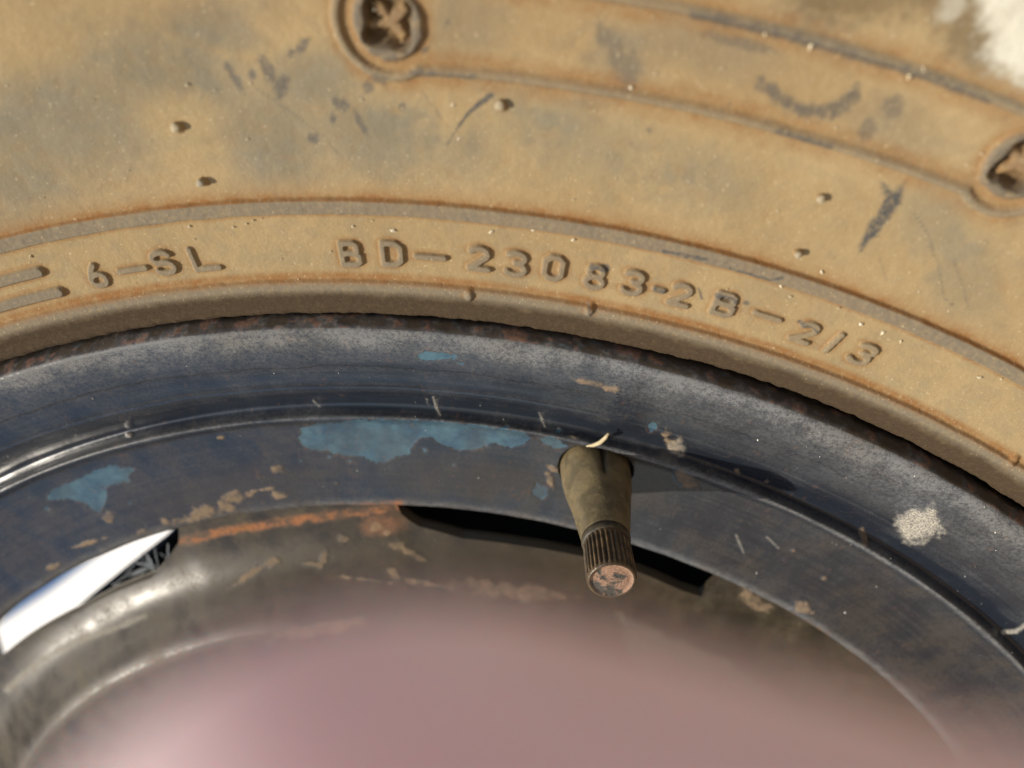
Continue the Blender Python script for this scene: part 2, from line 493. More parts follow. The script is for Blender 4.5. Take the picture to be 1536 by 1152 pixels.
    # nicks in the bead rib
    for x, y in ((704, 441), (885, 462), (1520, 690)):
        rc, tc = polar(at_depth(x, y, .0012)); q = np.hypot((T - tc) * rc * 1.2, (r - rc) * .8)
        h += sstep(.0011, .0003, q) * .0006 * fr
    # slow unevenness of the moulded rubber
    h += (fbm(T * 18, r * 90, 31) - .5) * .0005 * fr * sstep(.2125, .216, r) + (fbm(T * 150, r * 700, 33, 3) - .5) * .00009 * fr
    # hollows and edges, for the dirt that settles in the corners
    def blur(x, n0, n1):
        for ax, n in ((0, n0), (1, n1)):
            for _ in range(2):
                k = np.cumsum(np.concatenate([np.repeat(np.take(x, [0], ax), n + 1, ax), x, np.repeat(np.take(x, [-1], ax), n, ax)], ax), ax)
                m = x.shape[ax]
                x = (np.take(k, range(2 * n + 1, 2 * n + 1 + m), ax) - np.take(k, range(m), ax)) / (2 * n + 1)
        return x
    cav = (blur(h, 4, 4) - h) / .00012
    hollow = np.clip(cav, 0, 1) * fr; edge = np.clip(-cav, 0, 1) * fr
    P = wheel_pt(r + nr2 * h, T, a + na2 * h)
    # ---- stains
    X, Y = px[vis], py[vis]; pt = Paint(X, Y)
    A = {k: np.zeros_like(r) for k in ('grey', 'wear', 'rust', 'brown', 'dark', 'pale')}
    def add(k, m): A[k][vis] = np.maximum(A[k][vis], m)
    n_big = fbm(X / 130, Y / 90, 21); n_mid = fbm(X / 34, Y / 30, 22)
    g = np.zeros(len(X))
    for b in ((90, 185, 190, 95, -6), (250, 110, 160, 60, 20), (400, 205, 110, 75, 10), (560, 205, 100, 60, 15), (470, 120, 70, 50, 0), (860, 205, 110, 50, 15), (690, 235, 60, 40, 0),
              (1060, 70, 110, 36, 14), (1010, 60, 60, 35, 0), (700, 40, 60, 45, 0), (1350, 200, 70, 45, 20), (1400, 330, 60, 50, 30), (940, 85, 50, 45, 40), (1060, 265, 70, 40, 20), (330, 40, 90, 40, 0),
              (30, 270, 90, 50, 0), (1450, 420, 50, 60, 0), (1500, 90, 60, 40, 0), (1215, 45, 70, 30, 20)):
        g = np.maximum(g, pt.blob(*b, soft=.7, rough=.28) * (.85 if b[0] < 620 else .5))
    clean = np.maximum.reduce([pt.blob(268, 180, 62, 40, 10, soft=.5, rough=.4), pt.blob(300, 245, 60, 40, 0, soft=.5, rough=.4), pt.blob(430, 45, 60, 22, 20, soft=.5), pt.blob(40, 60, 120, 45, -10, soft=.6)])
    g = g * (1 - .85 * clean)
    add('grey', np.clip(g + .35 * sstep(.52, .75, n_big) * sstep(.4, .6, n_mid), 0, 1))
    sp = np.zeros(len(X))
    for b in ((400, 103, 20, 8, 60), (424, 128, 10, 16, 30), (455, 68, 7, 14, 40), (438, 78, 6, 6, 0), (350, 115, 26, 6, 55), (378, 112, 5, 7, 0), (512, 158, 14, 8, 30), (541, 184, 5, 20, -28), (570, 118, 12, 9, 0), (604, 160, 6, 6, 0),
              (470, 208, 8, 9, 0), (555, 130, 10, 8, 20), (672, 32, 5, 6, 0), (637, 76, 9, 4, -35), (500, 178, 5, 10, 0), (930, 90, 14, 40, -22), (945, 105, 22, 24, -20), (905, 55, 10, 18, -20), (1300, 198, 12, 16, 20), (1094, 157, 3, 5, 0), (974, 195, 4, 4, 0),
              (1340, 160, 16, 20, 0), (1110, 65, 60, 8, 14)):
        sp = np.maximum(sp, pt.blob(*b, soft=.4, rough=.6) * (.75 if b[0] < 650 else .5))
    # crescent rub, slanting rub, curved cut
    c1 = pt.line([(1142, 124), (1165, 142), (1190, 162), (1215, 170), (1245, 166), (1270, 152), (1285, 140)], 10, 6, 8)
    c2 = pt.poly([(1322, 272), (1340, 290), (1356, 274), (1350, 305), (1335, 330), (1315, 352), (1292, 376), (1288, 368), (1300, 345), (1315, 322), (1326, 300)], 4, 5)
    c3 = np.maximum.reduce([pt.line([(737, 143), (718, 156)], 4.5, 1.4, 1), pt.line([(718, 156), (702, 170)], 3.6, 1.4, .8), pt.line([(702, 170), (687, 190)], 2.2, 1.2, .6), pt.line([(687, 190), (672, 215)], .9, 1, .4)])
    hair = np.maximum.reduce([pt.line([(1405, 385), (1412, 420), (1415, 445), (1432, 460)], .8, .9, .4), pt.line([(1430, 390), (1445, 430), (1453, 465)], .6, .9, .4), pt.line([(1318, 385), (1330, 420)], .5, .9, .4),
                              pt.line([(375, 125), (480, 200), (520, 245)], .5, .8, .4), pt.line([(628, 130), (672, 190)], .5, .8, .4), pt.line([(1370, 320), (1392, 350), (1402, 385)], .8, 1, .5)])
    add('dark', np.maximum.reduce([sp, c1 * .8, c2, c3, hair * .8]))
    # chafed spots on letters and ribs
    add('dark', np.maximum.reduce([pt.line([(888, 398), (910, 402)], 4, 1.5, 3), pt.line([(1076, 441), (1105, 450)], 3.5, 1.5, 3), pt.line([(983, 432), (996, 437)], 3, 1, 1), pt.blob(1119, 454, 5, 4), pt.line([(1048, 432), (1053, 448)], 2, 1, 1.5),
                                   pt.line([(995, 372), (1060, 385)], 2, 1.2, 2), pt.line([(1094, 398), (1155, 416), (1172, 412)], 2, 1.2, 2), pt.line([(882, 452), (886, 470)], 2, 1, 2), pt.line([(1198, 482), (1228, 496)], 2, 1.5, 2)]) * .9)
    add('dark', pt.line([(1040, 20), (1150, 46), (1300, 88), (1400, 118), (1480, 150)], 7, 4, 5) * .75)
    add('dark', pt.line([(1165, 195), (1245, 218)], 5, 2, 3) * .8); add('dark', pt.line([(620, 106), (710, 114)], 5, 3, 5) * .7)
    add('brown', pt.poly([(1160, -60), (1200, 20), (1260, 40), (1390, 20), (1420, 80), (1490, 110), (1600, 150), (1600, -60)], 30, 22) * .55)
    add('brown', pt.blob(1235, 5, 45, 16, 10, soft=.5) * .6)
    warm = np.maximum.reduce([pt.blob(860, 50, 330, 75, 6, soft=.7), pt.blob(1180, 130, 240, 60, 16, soft=.7), pt.blob(380, 10, 200, 40, 0, soft=.7), pt.blob(930, 400, 500, 60, 10, soft=.8) * .6]) * (.04 + .20 * n_mid)
    # pale soft-edged patch at the shoulder
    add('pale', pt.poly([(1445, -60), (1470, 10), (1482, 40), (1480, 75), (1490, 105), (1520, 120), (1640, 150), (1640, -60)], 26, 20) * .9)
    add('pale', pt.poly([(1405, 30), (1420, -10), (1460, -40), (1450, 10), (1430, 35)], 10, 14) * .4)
    # corners
    lineB = np.where(r > R_B - .0002, np.exp(-np.clip(r - R_B, 0, 1) / .0011), 0) * (r < .220) * fr * 1.25; lineC = sstep(.0014, .0002, abs(r - (R_C + .0005))) * fr
    lineF = sstep(.0022, .0, -(sd + .0006)) * inside
    nn = fbm(T * 90, r * 500, 51)
    A['rust'] = np.clip(np.maximum.reduce([lineB * (.35 + nn) * 1.0, lineC * (.45 + nn * .8), lineF * (.1 + nn * .8) * .75, rust_add * .9, hollow * (.15 + .75 * nn) * (1 - ribB * .5)]), 0, 1)
    A['rust'][vis] = np.maximum(A['rust'][vis], warm)
    A['wear'] = np.clip(np.maximum.reduce([ribB * (.7 + .3 * nn), ribC * (r > .1958) * (.75 + .2 * nn), border * (.75 - .3 * nn), wear_l, edge * .6 * fr]), 0, 1)
    A['dark'] = np.maximum(A['dark'], dark_add); A['brown'] = np.maximum(A['brown'], brown_add)
    # lower bead turning in to the rim
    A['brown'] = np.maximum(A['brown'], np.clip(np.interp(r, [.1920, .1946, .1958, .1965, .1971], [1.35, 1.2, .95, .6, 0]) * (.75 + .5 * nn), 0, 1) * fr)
    A['grey'] = np.maximum(A['grey'], ((r < .2092) & (r > .198) & fr) * .25 * sstep(.45, .7, nn))
    F = grid_faces(nr, nc, True)
    F = F[:, ::-1]
    ids = part.ravel()[F].min(1)
    N = -vert_normals(P)
    # orient
    if N[np.argmax(prof[:, 0] > .22), 100] @ np.array([0, -1, 0]) < 0: N = -N
    kq = np.argmax(prof[:, 0] > .22) * nc + 100
    Vq = P.reshape(-1, 3)[F[kq]]
    if np.cross(Vq[1] - Vq[0], Vq[3] - Vq[0])[1] > 0: F = F[:, ::-1]
    names = {0: 'sidewall', 1: 'sidewall_rib', 2: 'bead_rib', 3: 'panel_border', 10: 'moulded_pit', 11: 'moulded_pit'}
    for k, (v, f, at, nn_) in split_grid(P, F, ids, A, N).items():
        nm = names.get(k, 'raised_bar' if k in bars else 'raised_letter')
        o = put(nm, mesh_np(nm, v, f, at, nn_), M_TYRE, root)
        if nm == 'raised_letter':
            ch = dict(letters)[k]
            o['label'] = 'raised hyphen of the moulded lettering' if ch == '-' else 'raised character %s of the moulded lettering' % ch
    # rubber nubs left by the mould vents
    for i, (x, y, rad) in enumerate(NUBS):
        R0, _ = polar(at_depth(x, y, .008)); p = at_depth(x, y, float(sideF(R0)))
        rng = random.Random(i); segs = 14; V = []; Fc = []
        lean = np.array([-.15 + .2 * rng.random(), 0, .25])
        prof_n = [(1.6, -.0002), (1.2, .0001), (1.06, .0003), (1.02, .0005), (1.0, .00090), (.9, .00100), (0.001, .00102)]
        for (s, z) in prof_n:
            for j in range(segs):
                t = 2 * math.pi * j / segs; q = rad * .001 * s * (1 + .08 * math.sin(3 * t + i))
                V.append(p + np.array([q * math.cos(t), -z, q * math.sin(t)]) + lean * z * .6)
        for a_ in range(len(prof_n) - 1):
            for j in range(segs):
                j2 = (j + 1) % segs
                Fc.append((a_ * segs + j, a_ * segs + j2, (a_ + 1) * segs + j2, (a_ + 1) * segs + j))
        at = {k: np.zeros(len(V)) for k in A}
        zz = np.repeat([z for _, z in prof_n], segs)
        at['rust'] = np.clip(1 - zz / .0004, 0, 1) * .5; at['pale'] = sstep(.0007, .0010, zz) * .22; at['grey'] = sstep(.0003, .0008, zz) * (.3 if i != 1 else .9)  # paler top: the lit top face is painted into the colour
        put('rubber_nub', mesh_np('rubber_nub', V, Fc, at), M_TYRE, root)
    return sideF
SIDEF = build_tyre()

# ------------------------------------------------------------------ valve axis (used by the hole in the rim too)
def rim_a(r): return np.interp(r, [.1440, .1460, .1560, .1660, .1682], [-.0175, -.0164, -.0148, -.0122, -.0106])
VB = at_depth(893, 704, -.0140)
d0 = ray(918, 872)
VE = CAMLOC + d0 * 0.1330
V_AX = VE - VB; V_LEN = np.linalg.norm(V_AX); V_AX = V_AX / V_LEN

# ------------------------------------------------------------------ wheel
RIM = [(.1700, -.0300), (.1850, -.0240), (.1895, -.0170), (.1913, -.0100), (.1914, -.0045), (.1912, -.0022), (.1906, -.0009), (.1899, -.0001), (.1890, .0000), (.1870, -.0006),
       (.1840, -.0019), (.1800, -.0042), (.1765, -.0062), (.1735, -.0090), (.1712, -.0116), (.1697, -.0126), (.1687, -.0118), (.1681, -.0105), (.1674, -.0106), (.1660, -.0121), (.1630, -.0134),
       (.1580, -.0147), (.1520, -.0155), (.1475, -.0161), (.1452, -.0166), (.1440, -.0176), (.1436, -.0200), (.1436, -.0300), (.1440, -.0480), (.1500, -.0600),
       (.1640, -.0720), (.1700, -.0800), (.1740, -.1200), (.1780, -.1500), (.1900, -.1560), (.1925, -.1540), (.1900, -.1500), (.1800, -.1440), (.1760, -.1180), (.1725, -.0790),
       (.1660, -.0690), (.1530, -.0575), (.1465, -.0450), (.1465, -.0300), (.1480, -.0210), (.1560, -.0190), (.1640, -.0180), (.1690, -.0200), (.1700, -.0300)]
RIM = squash(RIM)

CHIPS = [[(447, 640), (520, 630), (640, 632), (720, 638), (782, 648), (797, 658), (780, 668), (760, 672), (740, 667), (713, 676), (690, 674), (667, 670), (647, 657), (630, 655), (622, 663), (613, 681), (590, 688), (563, 695), (537, 683), (500, 679), (477, 678), (453, 669)],
         [(803, 655), (827, 657), (853, 670), (833, 675), (813, 667)],
         [(625, 533), (640, 528), (665, 528), (686, 534), (680, 540), (650, 541), (632, 541)],
         [(63, 753), (80, 733), (110, 722), (140, 705), (170, 697), (200, 703), (187, 720), (160, 733), (157, 757), (147, 772), (133, 760), (110, 750), (83, 750)],
         [(795, 735), (805, 726), (820, 732), (823, 745), (812, 750), (800, 744)],
         [(971, 642), (978, 636), (985, 638), (984, 646), (975, 648)],
         [(685, 545), (697, 544), (692, 549)]]
_rg = random.Random(21)
for _k in range(26):
    _x, _y = (_rg.uniform(420, 860), _rg.uniform(640, 705)) if _k < 16 else (_rg.uniform(40, 260), _rg.uniform(700, 780))
    _q = _rg.uniform(1.5, 4)
    CHIPS.append([(_x + _q * 1.6 * math.cos(_a) * _rg.uniform(.6, 1.2), _y + _q * math.sin(_a) * _rg.uniform(.6, 1.2)) for _a in (0, 1.2, 2.4, 3.6, 4.9)])
MUD_R = [(420, 743, 10, 7, 0), (300, 772, 36, 10, -12), (350, 748, 22, 8, -15), (395, 734, 20, 3, -10), (250, 783, 8, 5, 20), (1105, 706, 6, 4, 40), (1150, 722, 5, 4, 0), (1206, 913, 14, 9, 10), (1010, 665, 18, 10, 40),
         (845, 712, 8, 3, 20), (828, 702, 12, 4, 30), (825, 720, 14, 5, 60), (1295, 803, 5, 16, -10), (860, 655, 10, 2, 15), (505, 725, 3, 3, 0), (340, 760, 14, 9, 0), (80, 850, 12, 4, -20), (130, 815, 30, 3, -16), (212, 797, 10, 4, 0), (163, 776, 12, 9, 0),
         (415, 705, 10, 7, 0), (1060, 900, 3, 3, 0), (330, 656, 5, 3, 0), (196, 652, 4, 3, 0), (1190, 825, 4, 3, 0), (1235, 866, 5, 4, 0), (1030, 720, 20, 8, 30), (890, 575, 26, 4, 12), (910, 582, 20, 5, 12)]

def rim_masks(X, Y):
    pt = Paint(X, Y)
    chip = np.zeros(len(X)); edge = np.zeros(len(X))
    for i, c in enumerate(CHIPS):
        rg_ = 4.5 if i < 7 else 1.0
        m = pt.poly(c, 1.3, rg_); big = pt.poly(c, 4.0, rg_)
        k = .8 if i in (3, 6) else 1.0
        chip = np.maximum(chip, m * k); edge = np.maximum(edge, np.clip(big - m, 0, 1) * .5 * k + 0)
    mud = np.zeros(len(X))
    for b in MUD_R: mud = np.maximum(mud, pt.blob(*b, soft=.6, rough=.8))
    mud *= .68
    pale = np.maximum(pt.blob(1380, 788, 30, 24, -20, soft=.35, rough=.7), pt.blob(1015, 670, 14, 10, 30, soft=.4, rough=.8) * .5)
    scr = np.maximum.reduce([pt.line([(650, 595), (655, 612), (661, 622)], 1.2, 1, .5), pt.line([(808, 618), (818, 640)], .8, 1, .5), pt.line([(1104, 802), (1116, 830)], .8, 1, .4), pt.line([(1150, 805), (1168, 822)], .7, 1, .5), pt.line([(900, 745), (885, 780)], .6, 1, .5),
                             pt.line([(1505, 948), (1525, 946), (1540, 936)], 3, 1, 1.5), pt.line([(470, 600), (480, 610)], .8, 1, 1), pt.line([(640, 598), (643, 608)], .7, .8, .5)])
    pale = np.maximum(pale, scr * .8)
    return chip, edge, mud, pale, pt

def build_wheel():
    root = tag(empty('steel_wheel', (0, 0, .12)), 'old navy black steel wheel with chipped blue paint, rusty lip and vent slots', 'wheel')
    curve = catmull(RIM, 40)
    def spacing(r, a):
        if a > -.0215 and r > .142 and r < .1935 and a > -.013 - (.1935 - r) * .2: return .00022
        if a > -.012 and r > .19: return .00022
        return .004
    # fine only along the visible front of the section
    s = np.r_[0, np.cumsum(np.linalg.norm(np.diff(curve, axis=0), axis=1))]
    i0 = 3 * 40; i1 = 26 * 40
    t = np.r_[np.arange(0, s[i0], .004), np.arange(s[i0], s[i1], .00026), np.arange(s[i1], s[-1], .004)]
    prof = np.stack([np.interp(t, s, curve[:, 0]), np.interp(t, s, curve[:, 1])], 1)
    prof = np.r_[prof, prof[:1]]
    row_fine = np.r_[(t >= s[i0]) & (t < s[i1]), [False]]
    th = columns(.00027 / .170)
    nr, nc = len(prof), len(th)
    r = np.repeat(prof[:, :1], nc, 1); a = np.repeat(prof[:, 1:], nc, 1); T = np.repeat(th[None], nr, 0)
    tg = np.gradient(prof, axis=0); tg /= np.linalg.norm(tg, axis=1, keepdims=True) + 1e-12
    n_r, n_a = tg[:, 1:2], -tg[:, 0:1]                        # section runs inward, so the outside is on the other hand
    P0 = wheel_pt(r, T, a); px, py = to_px(P0)
    fin = np.repeat(row_fine[:, None], nc, 1)
    vis = fin & ((th > LO) & (th < HI))[None]
    X, Y = px[vis], py[vis]
    chip, edge, mud, pale, pt = rim_masks(X, Y)
    A = {k: np.zeros_like(r) for k in ('dust', 'chip', 'chipedge', 'mud', 'rust', 'pale', 'stain')}
    lip = (r > .1899) & (a > -.02) & fin
    nlip = fbm(T * 90 + 3, (r - a * 1.3) * 380, 71, 5); n2 = fbm(T * 40, r * 160, 72); n3 = fbm(T * 160, r * 600, 73); streak = fbm(T * 9, r * 1500, 74)
    dust = .09 + .30 * (n2 - .45) + .20 * (streak - .5) + .14 * sstep(math.radians(92), math.radians(118), T) * sstep(.176, .182, r)
    dust += (.15 + .85 * n2) * .9 * np.exp(-((r - .1885) / .0022) ** 2)                       # dusty flange shoulder
    dust += .20 * sstep(.178, .186, r)
    h_step = (1 - sstep(.18155, .18185, r + (fbm(T * 25, r * 0, 78) - .5) * .0012))
    dust -= .15 * np.exp(-((r - .1712) / .0022) ** 2)
    dust += .35 * np.exp(-((r - .1681) / .0005) ** 2) + .7 * np.exp(-((r - .1450) / .0011) ** 2) + .6 * np.exp(-((r - .1677) / .0008) ** 2) * sstep(math.radians(99), math.radians(112), T) + .25 * np.exp(-((r - .1893) / .0010) ** 2)  # dust along the edges, with their beige highlights painted into the colour
    A['dust'] = np.clip(dust, 0.02, 1) * fin + (~fin) * .4
    A['chip'][vis] = chip * (r[vis] < .1905); A['chipedge'][vis] = edge; A['mud'][vis] = mud; A['pale'][vis] = pale
    # mottled lip: bits of blue, rust and brown crust
    A['rust'] = np.where(lip, sstep(.56, .70, nlip) * .38, 0) + np.where(fin & ~lip, sstep(.72, .82, n3) * .12, 0)
    A['stain'] = np.where(lip, sstep(.60, .40, nlip) * .6 + .25, 0) + np.where(fin & (r < .1665), .10 + .28 * sstep(.40, .65, n2), 0)
    A['chip'] = np.maximum(A['chip'], np.where(lip, sstep(.60, .72, fbm(T * 60, (r - a) * 420, 76)) * .5, 0))
    A['dust'] = np.where(lip, .25 + .5 * sstep(.45, .7, n3), A['dust'])
    wl = np.zeros(len(X)); wl = np.maximum(wl, pt.line([(275, 806), (330, 793), (400, 781), (480, 770), (560, 762), (600, 757)], 7, 4, 5))
    wl = np.maximum(wl, pt.line([(1100, 884), (1140, 902), (1180, 924), (1240, 955)], 6, 4, 6) * .6)
    A['rust'][vis] = np.maximum(A['rust'][vis], wl * (.25 + .8 * sstep(.38, .62, fbm(X / 16, Y / 9, 83))))
    A['rust'][vis] = np.maximum(A['rust'][vis], np.clip(edge * 2, 0, 1) * sstep(.52, .66, fbm(X / 9, Y / 9, 84)) * .6)
    A['stain'][vis] = np.maximum(A['stain'][vis], np.maximum(pt.blob(700, 720, 160, 34, 5, soft=.6) * .55, pt.blob(350, 740, 170, 40, -10, soft=.6) * .6))
    h = np.zeros_like(r)
    h -= A['chip'] * .00012 * (~lip)
    h -= h_step * .00018 * fin * (r > .176)
    h += A['mud'] * .00018 + A['pale'] * .00014
    h += (fbm(T * 14, r * 60, 81, 2) - .5) * .0004 * fin + (n3 - .5) * .00002 * fin + lip * (nlip - .5) * .0002
    # weld bead where the disc meets the rim
    # valve hole
    rv, tv = polar(VB); q = np.hypot((T - tv) * rv, (r - rv) * 1.0)
    hole = sstep(.0068, .0060, q) * fin * (r > .149)
    P = wheel_pt(r + n_r * h, T, a + n_a * h - hole * .006)
    A['stain'] = np.maximum(A['stain'], hole)
    F = grid_faces(nr, nc, True)
    N = vert_normals(P)
    k = np.argmin(abs(prof[:, 0] - .180) + abs(prof[:, 1] + .0042) * 3)
    flip = N[k, 100] @ np.array([0, -1, 0]) < 0
    if flip: N = -N
    fn = np.cross(P.reshape(-1, 3)[F[k * nc + 100]][1] - P.reshape(-1, 3)[F[k * nc + 100]][0], P.reshape(-1, 3)[F[k * nc + 100]][3] - P.reshape(-1, 3)[F[k * nc + 100]][0])
    if fn[1] > 0: F = F[:, ::-1]
    # lip, face and band are told apart
    rr = r.ravel()[F].mean(1); aa = a.ravel()[F].mean(1); fi = fin.ravel()[F].all(1)
    ids = np.zeros(len(F), int)
    ids[(rr > .1900) & fi] = 1; ids[(rr < .1681) & (aa > -.0185) & fi] = 2
    for kk, (v, f, at, nn_) in split_grid(P, F, ids, A, N).items():
        nm = {0: 'rim', 1: 'rim_lip', 2: 'inner_band'}[kk]
        o = put(nm, mesh_np(nm, v, f, at, nn_), M_STEEL, root)
        if kk == 1: o['label'] = 'mottled rusty outer lip of the rim'
        if kk == 2: o['label'] = 'inner band of the rim holding the valve, with peeling blue paint'

    # ---- disc with scalloped edge leaving slots against the rim
    DA = -.0215
    slotL = [(math.radians(t_), R_) for t_, R_ in ((29, .1434), (31, .1420), (34, .1396), (40.5, .1374), (48.9, .1348), (52.9, .1337), (58.3, .1333), (63.0, .1329), (65.0, .1350), (67.6, .1385), (68.8, .1434))]
    slotR = []
    for x, y in ((595, 763), (612, 778), (629, 788), (695, 804), (779, 815), (865, 830), (955, 855), (1024, 884), (1056, 894), (1068, 880), (1078, 869)):
        R_, t_ = polar(at_depth(x, y, DA)); slotR.append((float(t_), float(R_)))
    RC = .1434
    tt = np.array([t for t, _ in slotL] + [t for t, _ in slotR]); rv_ = np.array([R_ for _, R_ in slotL] + [R_ for _, R_ in slotR])
    thd = columns(.0003 / .140)
    # the two slots seen, and their repeats round the wheel
    inL = (thd <= slotL[-1][0]); 
    RE = np.full(len(thd), RC)
    for sl in (slotL, slotR):
        ts = np.array([t for t, _ in sl]); rs = np.minimum(np.array([q_ for _, q_ in sl]), RC)
        m = (thd >= ts[0]) & (thd <= ts[-1]); RE[m] = np.interp(thd[m], ts, rs)
    span = slotR[-1][0] - slotR[0][0]
    for c0 in (164, 210, 256, 302, 348):
        m = np.abs(((np.degrees(thd) - c0 + 180) % 360) - 180) < math.degrees(span) / 2
        RE[m] = RC - .006
    ker = np.ones(5) / 5
    RE = np.convolve(np.r_[RE[-4:], RE, RE[:4]], ker, 'same')[4:-4]
    open_ = np.clip((RC - RE) / .0025, 0, 1)
    # section: s = distance inward from the edge
    S = np.r_[np.arange(0, .050, .0003), np.arange(.050, .112, .004)]
    bc = catmull([(0, -.0212), (.006, -.0208), (.0105, -.0200), (.015, -.0182), (.020, -.0145), (.0235, -.0116), (.0258, -.0105), (.030, -.0101), (.045, -.0085), (.070, -.0075), (.115, -.0100)], 20)
    base = np.interp(S, bc[:, 0], bc[:, 1])
    n0 = len(S)
    Sg = np.repeat(S[:, None], len(thd), 1); Tg = np.repeat(thd[None], n0, 0)
    Rg = np.maximum(RE[None] - Sg, .030)
    op_s = np.convolve(np.r_[open_[-30:], open_, open_[:30]], np.hanning(41) / np.hanning(41).sum(), 'same')[30:-30]
    ag = np.interp(RC - Rg, S, base)
    # at the slots the sheet is pressed up and its cut edge shows
    ag = ag - op_s[None] * np.exp(-(Sg / .010) ** 2) * .0004
    Pd = wheel_pt(Rg, Tg, ag); dx, dy = to_px(Pd)
    fine_m = (Sg < .05) & ((thd > LO) & (thd < HI))[None]
    X, Y = dx[fine_m], dy[fine_m]; pt = Paint(X, Y)
    A = {k: np.zeros_like(Rg) for k in ('dust', 'chip', 'chipedge', 'mud', 'rust', 'pale', 'stain')}
    n2 = fbm(Tg * 30, Rg * 200, 91); n3 = fbm(Tg * 110, Rg * 600, 92)
    A['dust'] = np.clip(.26 + .9 * (n2 - .45) + .25 * np.exp(-((Sg + (RC - RE)[None] - .0255) / .0012) ** 2), .02, 1) * np.ones_like(Rg)  # dust film, plus the crest's ridge highlight painted in as a lighter line
    mud = np.zeros(len(X))
    for b in ((515, 808, 6, 7, 0), (750, 885, 78, 12, 6), (820, 893, 40, 8, 6), (640, 876, 40, 5, 10), (655, 878, 12, 4, 0), (485, 840, 5, 12, 20), (470, 846, 16, 3, 0), (380, 858, 36, 4, -32), (412, 843, 8, 5, -30), (565, 790, 8, 6, -30), (580, 800, 4, 4, 0),
              (600, 815, 12, 5, 0), (605, 825, 30, 5, 25), (590, 860, 16, 6, 40), (1130, 900, 26, 12, 30), (550, 870, 40, 3, 8), (480, 945, 90, 10, -12)):
        mud = np.maximum(mud, pt.blob(*b, soft=.4, rough=.75))
    A['mud'][fine_m] = mud * .62
    wl = pt.line([(275, 812), (330, 798), (400, 786), (480, 775), (560, 767), (600, 763)], 6, 4, 4)
    A['rust'][fine_m] = np.maximum(wl * (.25 + .8 * sstep(.38, .62, fbm(X / 16, Y / 9, 83))), pt.blob(570, 785, 30, 16, 0, soft=.6, rough=.6) * .45)
    A['stain'][fine_m] = np.maximum.reduce([pt.blob(760, 845, 240, 30, 8, soft=.6) * .7, pt.blob(430, 870, 200, 55, -14, soft=.6) * .55, pt.blob(330, 850, 26, 24, 0, soft=.5) * .6])
    A['pale'][fine_m] = np.maximum(pt.line([(10, 1035), (60, 990), (110, 965), (165, 945), (215, 925)], 4, 3, 4) * .45, pt.poly([(925, 920), (990, 950), (1100, 1000), (1200, 1070), (1000, 1070), (940, 980)], 6, 8) * .35)
    hd = (n3 - .5) * .00002 + A['mud'] * .00015 + (fbm(Tg * 9, Rg * 60, 93, 2) - .5) * .0004
    Pf = wheel_pt(Rg, Tg, ag + hd)
    thick = .0030
    # cut edge and back of the sheet
    edge_rows = [wheel_pt(RE - .0002 * q_, thd, ag[0] - thick * q_) for q_ in (.12, .3, .5, .7, .88, 1.0)]
    back = wheel_pt(np.maximum(Rg[::8], .03), Tg[::8], ag[::8] - thick)
    F = grid_faces(n0, len(thd), True)
    at = {k_: v.ravel() for k_, v in A.items()}
    o = put('disc', mesh_np('disc', Pf.reshape(-1, 3), F, at), M_DISC, root)
    o['label'] = 'grimy brownish wheel disc with mud streaks below the slots'
    E_ = np.stack([Pf[0]] + edge_rows); Fe = grid_faces(len(E_), len(thd), True)
    zero = {k_: np.zeros(E_.shape[:2]).ravel() for k_ in A}; zero['dust'] = zero['dust'] + .55
    zero['pale'] = zero['pale'] + np.repeat((open_ * (thd < math.radians(72)))[None], len(E_), 0).ravel() * .5
    put('disc_edge', mesh_np('disc_edge', E_.reshape(-1, 3), Fe, zero), M_DISC, o)['label'] = 'bare light grey cut edge of the wheel disc at the slots'
    zb = {k_: np.zeros(back.shape[:2]).ravel() for k_ in A}; zb['dust'] += .4
    put('disc_back', mesh_np('disc_back', back.reshape(-1, 3), grid_faces(back.shape[0], len(thd), True), zb), M_DISC, o)
    return root
build_wheel()

# ------------------------------------------------------------------ valve
def frame_of(ax):
    v = Vector(ax.tolist()); q = v.to_track_quat('Z', 'X').to_matrix()
    return np.array([[q[i][j] for j in range(3)] for i in range(3)])

def lathe(rows, segs, base, Rm, radial=None):
    V = []
    for i, (z, rad) in enumerate(rows):
        for j in range(segs):
            t = 2 * math.pi * j / segs
            q = rad + (radial(i, j, t) if radial else 0)
            V.append(base + Rm @ np.array([q * math.cos(t), q * math.sin(t), z]))
    return np.array(V), grid_faces(len(rows), segs, True)

